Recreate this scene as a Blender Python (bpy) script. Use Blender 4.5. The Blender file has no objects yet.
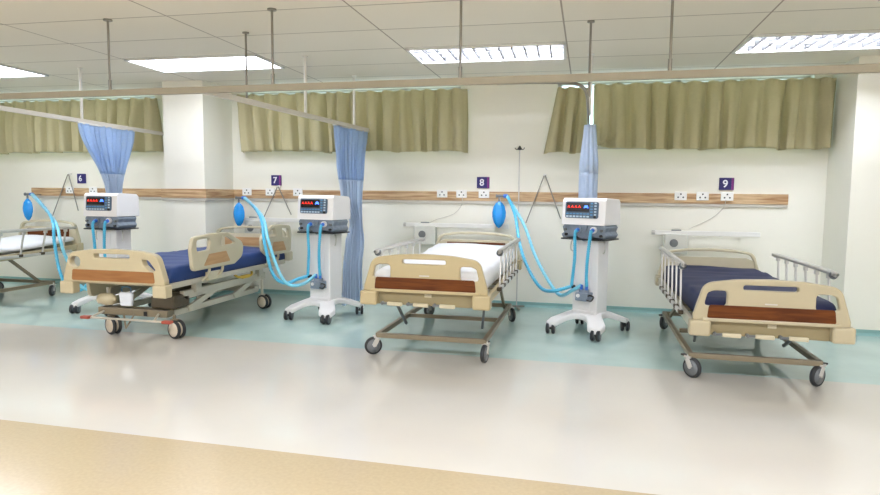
import bpy, bmesh, math, random
from math import sin, cos, pi, radians
from mathutils import Vector, Matrix
random.seed(7)
C = bpy.context.scene.collection

# ------------------------------------------------------------------ materials
def lin(c):
    return tuple(((v/255)/12.92 if v/255 <= .04045 else ((v/255+.055)/1.055)**2.4) for v in c) + (1,)
def mat(name, rgb, rough=.5, metal=0, var=.04, scale=12, spec=.5, trans=0, coat=0, bump=0):
    m = bpy.data.materials.new(name); m.use_nodes = True
    nt = m.node_tree; b = nt.nodes['Principled BSDF']
    c = lin(rgb)
    n = nt.nodes.new('ShaderNodeTexNoise'); n.inputs['Scale'].default_value = scale; n.inputs['Detail'].default_value = 4
    tc = nt.nodes.new('ShaderNodeTexCoord'); nt.links.new(tc.outputs['Object'], n.inputs['Vector'])
    r = nt.nodes.new('ShaderNodeValToRGB')
    r.color_ramp.elements[0].position = .3; r.color_ramp.elements[1].position = .7
    r.color_ramp.elements[0].color = tuple(v*(1-var) for v in c[:3])+(1,)
    r.color_ramp.elements[1].color = tuple(min(1, v*(1+var)) for v in c[:3])+(1,)
    nt.links.new(n.outputs['Fac'], r.inputs['Fac']); nt.links.new(r.outputs['Color'], b.inputs['Base Color'])
    b.inputs['Roughness'].default_value = rough; b.inputs['Metallic'].default_value = metal
    b.inputs['Specular IOR Level'].default_value = spec
    b.inputs['Coat Weight'].default_value = coat
    if bump:
        bp = nt.nodes.new('ShaderNodeBump'); bp.inputs['Strength'].default_value = bump; bp.inputs['Distance'].default_value = .003
        nt.links.new(n.outputs['Fac'], bp.inputs['Height']); nt.links.new(bp.outputs['Normal'], b.inputs['Normal'])
    if trans:
        t = nt.nodes.new('ShaderNodeBsdfTranslucent'); nt.links.new(r.outputs['Color'], t.inputs['Color'])
        mx = nt.nodes.new('ShaderNodeMixShader'); mx.inputs[0].default_value = trans
        out = nt.nodes['Material Output']
        nt.links.new(b.outputs[0], mx.inputs[1]); nt.links.new(t.outputs[0], mx.inputs[2]); nt.links.new(mx.outputs[0], out.inputs[0])
    return m
def emit(name, rgb, s):
    m = bpy.data.materials.new(name); m.use_nodes = True
    b = m.node_tree.nodes['Principled BSDF']; b.inputs['Base Color'].default_value = lin(rgb)
    b.inputs['Emission Color'].default_value = lin(rgb); b.inputs['Emission Strength'].default_value = s
    return m
def wood_mat(name, c1, c2, axis_scale, rough=.4, scale=3, spec=.5):
    m = bpy.data.materials.new(name); m.use_nodes = True; nt = m.node_tree; b = nt.nodes['Principled BSDF']
    tc = nt.nodes.new('ShaderNodeTexCoord'); mp = nt.nodes.new('ShaderNodeMapping'); mp.inputs['Scale'].default_value = axis_scale
    n = nt.nodes.new('ShaderNodeTexNoise'); n.inputs['Scale'].default_value = scale; n.inputs['Detail'].default_value = 6; n.inputs['Distortion'].default_value = .6
    r = nt.nodes.new('ShaderNodeValToRGB'); r.color_ramp.elements[0].position = .35; r.color_ramp.elements[1].position = .65
    r.color_ramp.elements[0].color = lin(c1); r.color_ramp.elements[1].color = lin(c2)
    nt.links.new(tc.outputs['Object'], mp.inputs['Vector']); nt.links.new(mp.outputs[0], n.inputs['Vector'])
    nt.links.new(n.outputs['Fac'], r.inputs['Fac']); nt.links.new(r.outputs[0], b.inputs['Base Color'])
    b.inputs['Roughness'].default_value = rough; b.inputs['Specular IOR Level'].default_value = spec
    return m

M = {}
M['wall'] = mat('wall_paint', (243, 240, 226), .5, var=.01, scale=2, spec=.3)
M['teal'] = mat('teal_vinyl', (182, 206, 198), .09, var=.06, scale=2.5, spec=.6)
M['cream'] = mat('cream_vinyl', (206, 201, 189), .11, var=.025, scale=1.6, spec=.6)
M['orange'] = mat('tan_vinyl', (183, 165, 132), .18, var=.05, scale=60, spec=.5)
M['tealskirt'] = mat('teal_cove', (140, 180, 176), .3, var=.03)
M['olive'] = mat('olive_curtain', (208, 199, 162), .8, var=.02, scale=40, trans=.3, spec=.1)
M['bluecloth'] = mat('blue_curtain', (224, 236, 250), .8, var=.02, scale=20, trans=.45, spec=.1)
M['bluemesh'] = mat('blue_mesh_header', (200, 222, 248), .8, var=.04, scale=60, trans=.45, spec=.1)
M['alu'] = mat('satin_aluminium', (206, 203, 196), .35, .35, var=.03)
M['track'] = mat('track_aluminium', (160, 152, 132), .5, .05, var=.03)
M['polem'] = mat('pole_metal', (150, 146, 136), .4, .5, var=.03)
M['whitemetal'] = mat('white_enamel', (235, 233, 226), .35, var=.02)
M['beige'] = mat('beige_plastic', (200, 186, 150), .38, var=.02, coat=.15)
M['tan'] = mat('tan_plastic', (188, 171, 130), .4, var=.02, coat=.15)
M['ivory'] = mat('ivory_plastic', (202, 192, 162), .38, var=.02, coat=.15)
M['greytan'] = mat('taupe_enamel', (134, 122, 98), .38, .1, var=.03)
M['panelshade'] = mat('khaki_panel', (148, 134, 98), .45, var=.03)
M['sand'] = mat('sand_plastic', (186, 174, 143), .4, var=.02, coat=.1)
M['silver'] = mat('silver_enamel', (196, 190, 172), .35, .2, var=.03)
M['navy'] = mat('navy_vinyl', (36, 64, 122), .5, spec=.4, var=.08, scale=8, bump=.3)
M['darknavy'] = mat('dark_navy_vinyl', (32, 38, 74), .6, spec=.3, var=.1, scale=8, bump=.3)
M['sheet'] = mat('white_sheet', (240, 240, 240), .8, var=.02, scale=6, bump=.4)
M['rubber'] = mat('black_rubber', (42, 44, 46), .5, var=.1)
M['hub'] = mat('grey_hub', (112, 116, 118), .35, .2, var=.05)
M['creamhub'] = mat('cream_hub', (222, 208, 186), .4, var=.03)
M['black'] = mat('black_plastic', (30, 30, 32), .4, var=.1)
M['dark'] = mat('dark_brown_plastic', (80, 70, 52), .5, var=.1)
M['ventwhite'] = mat('ventilator_white', (240, 238, 236), .32, var=.01)
M['ventgrey'] = mat('ventilator_grey', (128, 140, 154), .4, var=.12, scale=25)
M['ventbezel'] = mat('bezel_slate', (84, 104, 124), .35, var=.05)
M['ventblack'] = mat('screen_glass', (22, 18, 22), .15, var=.05)
M['btn'] = mat('button_pale', (190, 210, 226), .4, var=.03)
M['btnb'] = mat('button_blue', (92, 150, 196), .4, var=.03)
M['hose'] = mat('blue_hose', (84, 190, 228), .3, var=.06, scale=30, coat=.2)
M['hosepale'] = mat('pale_blue_hose', (130, 212, 236), .3, var=.06, scale=30, coat=.2)
M['bag'] = mat('blue_rubber_bag', (24, 152, 236), .22, var=.1, scale=8, coat=.3)
M['fitting'] = mat('blue_fitting', (60, 120, 215), .3, var=.05)
M['red'] = mat('red_rubber', (168, 78, 58), .5, var=.08)
M['yellow'] = mat('yellow_lever', (214, 176, 62), .5, var=.05)
M['signnavy'] = mat('sign_navy', (44, 36, 110), .4, var=.03)
M['signmag'] = mat('sign_magenta', (128, 44, 128), .4, var=.03)
M['signwhite'] = mat('sign_white', (244, 244, 250), .4, var=.01)
M['socket'] = mat('socket_white', (246, 245, 240), .3, var=.01)
M['bagwhite'] = mat('drainage_bag_white', (228, 232, 236), .4, var=.05)
M['tubeclear'] = mat('clear_panel', (214, 214, 205), .25, var=.05)
M['woodrail'] = wood_mat('limed_wood', (164, 122, 82), (218, 188, 146), (1, 1, 14), .45, 3)
M['greystrip'] = mat('grey_trim', (206, 200, 188), .4, var=.02)
M['walnut'] = wood_mat('brown_wood_inlay', (84, 40, 8), (112, 60, 18), (1, 1, 8), .5, 4, .25)
M['peach'] = wood_mat('peach_wood_inlay', (150, 98, 52), (166, 114, 64), (1, 1, 8), .4, 4)
M['lamp'] = emit('lamp_diffuser', (230, 236, 252), 3.9)
M['lamp2'] = emit('lamp_diffuser_rear', (230, 236, 252), 9)
M['tubeglow'] = emit('fluorescent_tube', (230, 236, 252), 26)
M['reflector'] = mat('louvre_white', (235, 235, 232), .35, .1, var=.01)
M['louvre'] = mat('louvre_aluminium', (108, 108, 107), .4, .1, var=.02)
M['trayback'] = mat('louvre_tray', (98, 98, 98), .5, 0, var=.02)
M['tracklight'] = mat('pale_track', (216, 210, 198), .5, 0, var=.02)
M['reddigit'] = emit('red_digit', (235, 45, 30), .7)
M['blueicon'] = emit('blue_icon', (70, 120, 255), .7)
M['inlaylight'] = wood_mat('light_wood_inlay', (184, 144, 100), (198, 160, 116), (1, 1, 8), .45, 4, .3)

# glass
g = bpy.data.materials.new('window_glass'); g.use_nodes = True
gb = g.node_tree.nodes['Principled BSDF']; gb.inputs['Transmission Weight'].default_value = 1; gb.inputs['Roughness'].default_value = .35
gb.inputs['Base Color'].default_value = (.8, .93, .95, 1); gb.inputs['IOR'].default_value = 1.05
M['glass'] = g

# ceiling tiles
cm = bpy.data.materials.new('ceiling_tiles'); cm.use_nodes = True
nt = cm.node_tree; b = nt.nodes['Principled BSDF']; b.inputs['Roughness'].default_value = .8
tc = nt.nodes.new('ShaderNodeTexCoord'); sx = nt.nodes.new('ShaderNodeSeparateXYZ'); cb = nt.nodes.new('ShaderNodeCombineXYZ')
nt.links.new(tc.outputs['Object'], sx.inputs[0])
SK = .03
m1 = nt.nodes.new('ShaderNodeMath'); m1.operation = 'MULTIPLY'; m1.inputs[1].default_value = -SK
nt.links.new(sx.outputs[0], m1.inputs[0])
m2 = nt.nodes.new('ShaderNodeMath'); m2.operation = 'ADD'; nt.links.new(sx.outputs[1], m2.inputs[0]); nt.links.new(m1.outputs[0], m2.inputs[1])
TX, TY, X0, Y0 = 1.33, .59, -.2, 5.11
m3 = nt.nodes.new('ShaderNodeMath'); m3.operation = 'ADD'; m3.inputs[1].default_value = -X0+TX*40; nt.links.new(sx.outputs[0], m3.inputs[0])
m4 = nt.nodes.new('ShaderNodeMath'); m4.operation = 'ADD'; m4.inputs[1].default_value = -Y0+TY*40; nt.links.new(m2.outputs[0], m4.inputs[0])
nt.links.new(m3.outputs[0], cb.inputs[0]); nt.links.new(m4.outputs[0], cb.inputs[1])
br = nt.nodes.new('ShaderNodeTexBrick'); br.offset = 0; br.squash = 1
br.inputs['Scale'].default_value = 1; br.inputs['Brick Width'].default_value = TX; br.inputs['Row Height'].default_value = TY
br.inputs['Mortar Size'].default_value = .007; br.inputs['Mortar Smooth'].default_value = .3; br.inputs['Bias'].default_value = 0
br.inputs['Color1'].default_value = lin((237, 231, 216)); br.inputs['Color2'].default_value = lin((234, 228, 213)); br.inputs['Mortar'].default_value = lin((170, 160, 144))
nt.links.new(cb.outputs[0], br.inputs['Vector']); nt.links.new(br.outputs['Color'], b.inputs['Base Color'])

# ------------------------------------------------------------------ mesh builder
class MB:
    def __init__(s): s.v = []; s.f = []; s.sm = []; s.mi = []
    def _add(s, vs, fs, smooth, mi=0):
        o = len(s.v); s.v += [tuple(v) for v in vs]
        for f in fs: s.f.append([i+o for i in f]); s.sm.append(smooth); s.mi.append(mi)
        return s
    def box(s, c, d, rot=None, mi=0):
        hx, hy, hz = d[0]/2, d[1]/2, d[2]/2
        vs = [Vector((x, y, z)) for x in (-hx, hx) for y in (-hy, hy) for z in (-hz, hz)]
        if rot is not None: vs = [rot @ v for v in vs]
        vs = [v+Vector(c) for v in vs]
        return s._add(vs, [(0,1,3,2),(4,6,7,5),(0,4,5,1),(2,3,7,6),(0,2,6,4),(1,5,7,3)], False, mi)
    def bar(s, a, b, w, h):      # rectangular section bar from a to b, h = vertical size
        a = Vector(a); b = Vector(b); d = b-a; L = d.length
        y = d.normalized(); up = Vector((0,0,1)) if abs(y.z) < .95 else Vector((0,1,0))
        x = y.cross(up).normalized(); z = x.cross(y)
        R = Matrix((x, y, z)).transposed()
        return s.box((a+b)/2, (w, L, h), R)
    def cyl(s, a, b, r, r2=None, n=16, mi=0):
        a = Vector(a); b = Vector(b); r2 = r if r2 is None else r2
        z = (b-a).normalized(); t = Vector((1,0,0)) if abs(z.x) < .9 else Vector((0,1,0))
        x = z.cross(t).normalized(); y = z.cross(x)
        vs = [a+(x*cos(2*pi*i/n)+y*sin(2*pi*i/n))*r for i in range(n)]+[b+(x*cos(2*pi*i/n)+y*sin(2*pi*i/n))*r2 for i in range(n)]
        s._add(vs, [(i, (i+1)%n, n+(i+1)%n, n+i) for i in range(n)], True, mi)
        s._add(vs[:n], [tuple(range(n))[::-1]], False, mi); s._add(vs[n:], [tuple(range(n))], False, mi)
        return s
    def tube(s, pts, r, n=10, seg=6, ribs=0, closed=False):
        P = [Vector(p) for p in pts]
        Q = []
        if seg > 1 and len(P) > 2:
            m = len(P)
            for i in range(m if closed else m-1):
                if closed: p0, p1, p2, p3 = P[i-1], P[i], P[(i+1)%m], P[(i+2)%m]
                else: p0, p1, p2, p3 = P[max(i-1,0)], P[i], P[i+1], P[min(i+2,m-1)]
                for k in range(seg):
                    t = k/seg
                    Q.append(.5*((2*p1)+(p2-p0)*t+(2*p0-5*p1+4*p2-p3)*t*t+(3*p1-p0-3*p2+p3)*t**3))
            if not closed: Q.append(P[-1])
        else: Q = P
        m = len(Q); up = Vector((0,0,1)); vs = []
        d0 = (Q[1]-Q[0]).normalized(); x = d0.cross(up)
        if x.length < .1: x = d0.cross(Vector((1,0,0)))
        x.normalize()
        for i, q in enumerate(Q):
            if closed: d = Q[(i+1)%m]-Q[i-1]
            else: d = Q[min(i+1,m-1)]-Q[max(i-1,0)]
            d.normalize(); x = (x-d*x.dot(d)).normalized(); y = d.cross(x)
            rr = r*(1+.12*((i%2)*2-1)) if ribs else r
            vs += [q+(x*cos(2*pi*k/n)+y*sin(2*pi*k/n))*rr for k in range(n)]
        fs = []
        for i in range(m if closed else m-1):
            j = (i+1)%m
            for k in range(n): fs.append((i*n+k, i*n+(k+1)%n, j*n+(k+1)%n, j*n+k))
        s._add(vs, fs, True)
        if not closed:
            s._add(vs[:n], [tuple(range(n))[::-1]], False); s._add(vs[-n:], [tuple(range(n))], False)
        return s
    def lathe(s, prof, base, axis=(0,0,1), n=20):     # prof: (radius, height)
        z = Vector(axis).normalized(); t = Vector((1,0,0)) if abs(z.x) < .9 else Vector((0,1,0))
        x = z.cross(t).normalized(); y = z.cross(x); base = Vector(base); vs = []
        for r, hh in prof: vs += [base+z*hh+(x*cos(2*pi*i/n)+y*sin(2*pi*i/n))*max(r, 1e-4) for i in range(n)]
        fs = [(j*n+i, j*n+(i+1)%n, (j+1)*n+(i+1)%n, (j+1)*n+i) for j in range(len(prof)-1) for i in range(n)]
        s._add(vs, fs, True); s._add(vs[:n], [tuple(range(n))[::-1]], False); s._add(vs[-n:], [tuple(range(n))], False)
        return s
    def build(s, name, m, parent=None, bevel=0, seg=2, loc=None):
        me = bpy.data.meshes.new(name); me.from_pydata(s.v, [], s.f); me.update()
        me.polygons.foreach_set('use_smooth', s.sm); me.polygons.foreach_set('material_index', s.mi)
        bm = bmesh.new(); bm.from_mesh(me); bmesh.ops.recalc_face_normals(bm, faces=bm.faces); bm.to_mesh(me); bm.free()
        for mm in (m if isinstance(m, (list, tuple)) else [m]): me.materials.append(mm)
        o = bpy.data.objects.new(name, me); C.objects.link(o)
        if parent: o.parent = parent
        if loc: o.location = loc
        if bevel:
            md = o.modifiers.new('bevel', 'BEVEL'); md.width = bevel; md.segments = seg; md.limit_method = 'ANGLE'; md.angle_limit = radians(40)
            md.harden_normals = False
        return o

def rounded(pts, r, n=6):
    """pts: (x, y[, radius]); returns the polygon with filleted corners"""
    out = []; m = len(pts)
    for i in range(m):
        p = Vector(pts[i][:2]); a = Vector(pts[i-1][:2]); b = Vector(pts[(i+1)%m][:2])
        rr = pts[i][2] if len(pts[i]) > 2 else r
        u = (a-p); v = (b-p); lu, lv = u.length, v.length; u /= lu; v /= lv
        ang = u.angle(v)
        if rr <= 0 or ang > pi-.02: out.append(p); continue
        d = min(rr/math.tan(ang/2), lu*.48, lv*.48)
        p0 = p+u*d; p1 = p+v*d
        for k in range(n+1):
            t = k/n; out.append(p0*(1-t)**2+p*2*t*(1-t)+p1*t*t)
    return out
def plate(name, outer, holes, th, m, parent=None, bevel=.004, rot=None, loc=(0,0,0)):
    """outline in XZ, thickness along Y (centred), with holes"""
    cu = bpy.data.curves.new(name, 'CURVE'); cu.dimensions = '2D'; cu.fill_mode = 'BOTH'
    cu.extrude = th/2-bevel; cu.bevel_depth = bevel; cu.bevel_resolution = 2; cu.offset = -bevel
    for poly in [outer]+holes:
        sp = cu.splines.new('POLY'); sp.points.add(len(poly)-1); sp.use_cyclic_u = True
        for k, p in enumerate(poly): sp.points[k].co = (p[0], p[1], 0, 1)
    tmp = bpy.data.objects.new(name, cu); C.objects.link(tmp)
    dg = bpy.context.evaluated_depsgraph_get(); dg.update()
    me = bpy.data.meshes.new_from_object(tmp.evaluated_get(dg))
    bpy.data.objects.remove(tmp); bpy.data.curves.remove(cu)
    me.transform(Matrix.Rotation(pi/2, 4, 'X'))
    if rot is not None: me.transform(rot)
    me.transform(Matrix.Translation(loc))
    me.materials.clear(); me.materials.append(m); me.name = name
    o = bpy.data.objects.new(name, me); C.objects.link(o)
    if parent: o.parent = parent
    return o
def text_mesh(name, s, size, m, parent, loc, rot, th=.001, bold=.0, shear=0):
    cu = bpy.data.curves.new(name, 'FONT'); cu.body = s; cu.size = size; cu.extrude = th; cu.align_x = 'CENTER'; cu.align_y = 'CENTER'
    cu.offset = bold; cu.shear = shear
    tmp = bpy.data.objects.new(name, cu); C.objects.link(tmp)
    dg = bpy.context.evaluated_depsgraph_get(); dg.update()
    me = bpy.data.meshes.new_from_object(tmp.evaluated_get(dg))
    bpy.data.objects.remove(tmp); bpy.data.curves.remove(cu)
    me.transform(Matrix.Translation(loc) @ rot)
    me.materials.clear(); me.materials.append(m)
    o = bpy.data.objects.new(name, me); C.objects.link(o); o.parent = parent
    return o
def thing(name, label, cat, loc=(0,0,0), rz=0, group=None):
    o = bpy.data.objects.new(name, None); C.objects.link(o); o.empty_display_size = .1
    o.location = loc; o.rotation_euler = (0, 0, rz); tag(o, label, cat, group); return o
def tag(o, label, cat, group=None):
    o['label'] = label; o['category'] = cat
    if group: o['group'] = group
    return o
def struct(o): o['kind'] = 'structure'; return o

# ------------------------------------------------------------------ the room
D, H, PF = 6.65, 2.40, 6.08      # back wall, ceiling height, pillar front
XL, XR, YN = -9.5, 6.8, -4.0
WZ0, WZ1 = 1.67, 2.36
wins = [(-9.2, -5.14), (-3.9, -1.36), (-.34, 2.05)]
fl = MB()
def quad(mb, x0, x1, y0, y1, z, mi): mb._add([(x0,y0,z),(x1,y0,z),(x1,y1,z),(x0,y1,z)], [(0,1,2,3)], False, mi)
fl.box(((XL+XR)/2, (YN+D)/2, -.06), (XR-XL, D-YN, .1), mi=1)
quad(fl, XL, XR, 4.46, D, 0, 0); quad(fl, XL, XR, 2.55, 4.46, 0, 1); quad(fl, XL, XR, YN, 2.55, 0, 2)
struct(fl.build('floor', [M['teal'], M['cream'], M['orange']]))
def tile_loc(ix, iy):   # corner of a ceiling tile
    x = X0+ix*TX; return x, Y0+iy*TY+SK*(x+TX/2)
def tile_corners(ix, iy, g_=.014):
    x, y = tile_loc(ix, iy); cx_, cy_ = x+TX/2, y+TY/2; a = math.atan(SK); out = []
    for dx, dy in ((-1,-1), (1,-1), (1,1), (-1,1)):
        px, py = dx*(TX/2-g_), dy*(TY/2-g_); out.append(Vector((cx_+px*cos(a)-py*sin(a), cy_+px*sin(a)+py*cos(a))))
    return out
ce = plate('ceiling', [Vector((XL, YN)), Vector((XR, YN)), Vector((XR, D)), Vector((XL, D))], [tile_corners(-1, 0), tile_corners(1, 0)], .1, cm, None, 0, rot=Matrix.Rotation(-pi/2, 4, 'X'), loc=(0, 0, H+.05))
struct(ce)
w = MB()
def wall_seg(x0, x1, z0, z1): w.box(((x0+x1)/2, D+.1, (z0+z1)/2), (x1-x0, .2, z1-z0))
wall_seg(XL, XR, 0, WZ0); wall_seg(XL, XR, WZ1, H)
e = [XL]+[v for p in wins for v in p]+[XR]
for i in range(0, len(e), 2): wall_seg(e[i], e[i+1], WZ0, WZ1)
w.box((-4.35, (PF+D)/2, H/2), (.5, D-PF, H)); 
w.box(((2.21+XR)/2, (PF+D)/2, H/2), (XR-2.21, D-PF, H), mi=0)
struct(w.build('wall_back', M['wall']))
struct(MB().box((XL-.1, (YN+D)/2, H/2), (.2, D-YN, H)).build('wall_left', M['wall']))
struct(MB().box((XR+.1, (YN+D)/2, H/2), (.2, D-YN, H)).build('wall_right', M['wall']))
struct(MB().box(((XL+XR)/2, YN-.1, H/2), (XR-XL, .2, H)).build('wall_front', M['wall']))
# coved teal skirting
sk = MB(); t = .012; hh = .05
PX0, PX1, QX = -4.6, -4.1, 2.21
for (a, b) in [((XL, D), (PX0, D)), ((PX0, D), (PX0, PF)), ((PX0, PF), (PX1, PF)), ((PX1, PF), (PX1, D)), ((PX1, D), (QX, D)), ((QX, D), (QX, PF)), ((QX, PF), (XR, PF))]:
    ax, ay = a; bx, by = b; d = Vector((bx-ax, by-ay, 0)).normalized(); n = Vector((d.y, -d.x, 0))
    off = Vector((0,0,0))
    pa = Vector((ax, ay, 0))-d*0; pb = Vector((bx, by, 0))
    sk._add([pa, pb, pb+n*.035, pa+n*.035, pa+Vector((0,0,hh)), pb+Vector((0,0,hh)), pb+n*t+Vector((0,0,hh)), pa+n*t+Vector((0,0,hh)), pa+n*t+Vector((0,0,.02)), pb+n*t+Vector((0,0,.02))],
            [(4,5,6,7), (7,6,9,8), (8,9,2,3), (0,1,5,4), (0,3,2,1)], False)
struct(sk.build('baseboard_back', M['tealskirt']))
# windows
for i, (x0, x1) in enumerate(wins):
    wd = MB(); fw = .04
    for (cx_, cz_, dx, dz) in [((x0+x1)/2, WZ0+fw/2, x1-x0, fw), ((x0+x1)/2, WZ1-fw/4, x1-x0, fw/2)]:
        wd.box((cx_, D+.13, cz_), (dx, .05, dz))
    nm = 4
    for k in range(nm+1):
        xx = x0+fw/2+(x1-x0-fw)*k/nm; wd.box((xx, D+.13, (WZ0+WZ1)/2), (fw, .05, WZ1-WZ0))
    f = struct(wd.build('window_%d' % (i+1), M['alu'], bevel=.003))
    MB().box(((x0+x1)/2, D+.14, (WZ0+WZ1)/2), (x1-x0-.02, .006, WZ1-WZ0-.02)).build('pane', M['glass'], f)

# wood rail with grey lower trim, wrapping round the pillar
def strip(z0, z1, th, x0, x1, m, name):
    s = MB(); zc = (z0+z1)/2; hz = z1-z0
    s.box(((x0+PX0)/2, D-th/2, zc), (PX0-x0, th, hz))
    s.box((PX0-th/2, (PF+D)/2, zc), (th, D-PF, hz))
    s.box(((PX0+PX1)/2, PF-th/2, zc), (PX1-PX0+2*th, th, hz))
    s.box((PX1+th/2, (PF+D)/2, zc), (th, D-PF, hz))
    s.box(((x1+PX1)/2, D-th/2, zc), (x1-PX1, th, hz))
    return s.build(name, m, bevel=.003)
wr = strip(1.125, 1.225, .03, -6.99, 1.88, M['woodrail'], 'wall_rail')
tag(wr, 'long wood-grain rail with pale lower trim running along the back wall behind all the beds', 'wall rail')
gs = strip(1.095, 1.125, .022, -6.99, 1.88, M['greystrip'], 'lower_trim'); gs.parent = wr

# ------------------------------------------------------------------ ceiling lights
def light(ix, iy, kind, label, group=None):
    x, y = tile_loc(ix, iy)
    r = thing('ceiling_light', label, 'ceiling light', (x+TX/2, y+TY/2, H), math.atan(SK), group)
    w_, d_ = TX-.02, TY-.02
    f = MB(); fw = .022
    for sgn in (-1, 1):
        f.box((0, sgn*(d_/2-fw/2), -.008), (w_, fw, .016)); f.box((sgn*(w_/2-fw/2), 0, -.008), (fw, d_, .016))
    f.build('frame', M['reflector'], r)
    if kind == 'panel':
        MB().box((0, 0, -.005), (w_-2*fw, d_-2*fw, .006)).build('diffuser', M['lamp2' if iy < 0 else 'lamp'], r)
    else:
        tr_ = MB().box((0, 0, .096), (w_-.02, d_-.02, .006))
        for sgn in (-1, 1):
            tr_.box((0, sgn*(d_/2-.012), .05), (w_-.02, .004, .09)); tr_.box((sgn*(w_/2-.012), 0, .05), (.004, d_-.02, .09))
        tr_.build('reflector_tray', M['trayback'], r)
        for k in (-1, 0, 1):
            MB().cyl((-w_/2+.04, k*.175, .068), (w_/2-.04, k*.175, .068), .013, n=12).build('tube', M['tubeglow'], r)
        lv = MB()
        for k in range(1, 12):
            xx = -w_/2+fw+(w_-2*fw)*k/12; lv.box((xx, 0, .02), (.01, d_-2*fw, .045))
        for k in (-1, 1): lv.box((0, k*.0875, .02), (w_-2*fw, .01, .045))
        lv.build('louvre', M['louvre'], r)
    return r
light(-5, 0, 'panel', 'plain glowing panel light at the far left end of the ceiling, cut by the frame')
light(-3, 0, 'panel', 'plain glowing panel light in the ceiling over the pillar and the blue mattress bed')
light(-1, 0, 'louvre', 'louvred fluorescent light in the ceiling above the white mattress bed')
light(1, 0, 'louvre', 'louvred fluorescent light in the ceiling at the right, above the navy mattress bed')
for iy in (-7, -13):
    for ix in (-5, -3, -1, 1, 3): light(ix, iy, 'panel', 'plain glowing panel light in the ceiling, outside the photo', 'ceiling lights outside the photo')

# ------------------------------------------------------------------ curtain tracks
TZ = 1.89
def rod(x, y, z0, th=.008, m='polem', parent=None, thick=False):
    b_ = MB().cyl((x, y, z0), (x, y, H), th, n=10); b_.cyl((x, y, H-.01), (x, y, H), .03, n=16)
    b_.cyl((x, y, z0), (x, y, z0+.07), th*1.5, n=10)
    return b_.build('hanger_rod', M[m], parent)
tr = thing('curtain_track', 'long straight ceiling-hung curtain track running across the foot of all the bays', 'curtain track', (0, 3.84, TZ))
MB().box((-1.0, 0, 0), (10.5, .035, .045)).build('rail', M['track'], tr, bevel=.004)
for x, y in [(-3.33, 0), (-2.06, 0), (-.79, 0), (.435, 0), (-4.6, 0), (1.68, 0)]: rod(x, y, .02, parent=None).parent = tr
for o in list(tr.children):
    if o.name.startswith('hanger_rod'):
        for v in o.data.vertices: v.co.z = v.co.z if v.co.z < .5 else v.co.z-TZ
def side_track(x, xe, y1, rods, label, white):
    r = thing('side_curtain_track', label, 'curtain track', (x, 3.86, TZ))
    MB().bar((0, .02, 0), (xe-x, y1-3.86, -.012), .03, .04).build('rail', M['tracklight'], r, bevel=.004)
    for k, yy in enumerate(rods):
        mb = MB(); zx = (xe-x)*(yy-3.86)/(y1-3.86); top = H-TZ
        th = .013 if (k in white) else .008
        mb.cyl((zx, yy-3.86, .0), (zx, yy-3.86, top), th, n=10).cyl((zx, yy-3.86, top-.01), (zx, yy-3.86, top), .025, n=14)
        mb.build('hanger_rod', M['whitemetal' if k in white else 'polem'], r)
    return r
side_track(-4.86, -4.96, 6.63, [5.27], 'side curtain track carrying the blue curtain beside the number 6 sign', [0])
side_track(-2.6, -2.345, 6.53, [4.35, 5.2, 6.15], 'white side curtain track carrying the full-length blue curtain between the pillar and bay 8', [1, 2])
r = thing('side_curtain_track', 'thin bent metal curtain track holding the bunched blue curtain behind the number 9 bay', 'curtain track', (-.02, 3.9, 1.885))
MB().tube([(-.55, 0, 0), (-.3, .01, 0), (-.12, .06, 0), (-.04, .2, 0), (-.01, .5, 0), (0, 1.2, 0), (.005, 2.3, 0)], .011, seg=6).build('rail', M['polem'], r)
MB().tube([(.005, 2.3, 0), (.005, 2.74, 0)], .011, seg=1).build('rail_end', M['polem'], r)
MB().cyl((.005, .64, .0), (.005, .64, H-1.885), .008).cyl((.005, .64, H-1.895), (.005, .64, H-1.885), .025).build('hanger_rod', M['polem'], r)
MB().cyl((.01, 1.68, .0), (.01, 1.68, H-1.885), .016).cyl((.01, 1.68, H-1.895), (.01, 1.68, H-1.885), .028).build('hanger_rod', M['whitemetal'], r)

# ------------------------------------------------------------------ cloth
def cloth(name, P, nu, nv, m, label, cat, group=None, th=.003, split=None, m2=None, parent=None):
    """P(u, v) -> point; split = v where the material changes"""
    def grid(v0, v1, nvv, nm, mm, par):
        vs = [P(i/nu, v0+(v1-v0)*j/nvv) for j in range(nvv+1) for i in range(nu+1)]
        fs = [(j*(nu+1)+i, j*(nu+1)+i+1, (j+1)*(nu+1)+i+1, (j+1)*(nu+1)+i) for j in range(nvv) for i in range(nu)]
        me = bpy.data.meshes.new(nm); me.from_pydata([tuple(p) for p in vs], [], fs); me.update()
        me.polygons.foreach_set('use_smooth', [True]*len(fs)); me.materials.append(mm)
        o = bpy.data.objects.new(nm, me); C.objects.link(o); o.parent = par
        sd = o.modifiers.new('thickness', 'SOLIDIFY'); sd.thickness = th
        return o
    if split is None:
        o = grid(0, 1, nv, name, m, parent)
        if label: tag(o, label, cat, group)
        return o
    r = thing(name, label, cat, (0, 0, 0), 0, group)
    grid(0, split, max(4, int(nv*split)), 'mesh_header', m2, r)
    grid(split, 1, max(4, int(nv*(1-split))), 'curtain_cloth', m, r)
    return r
def fold(seed, n):
    rnd = random.Random(seed); a = [(rnd.uniform(.75, 1.3)) for _ in range(n+1)]; ph = [0]
    for k in range(n): ph.append(ph[-1]+a[k])
    tot = ph[-1]; edges = [p/tot for p in ph]
    def f(u):
        for k in range(n):
            if u <= edges[k+1] or k == n-1:
                t = (u-edges[k])/(edges[k+1]-edges[k]); return k+t, a[k]
    return f
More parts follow.
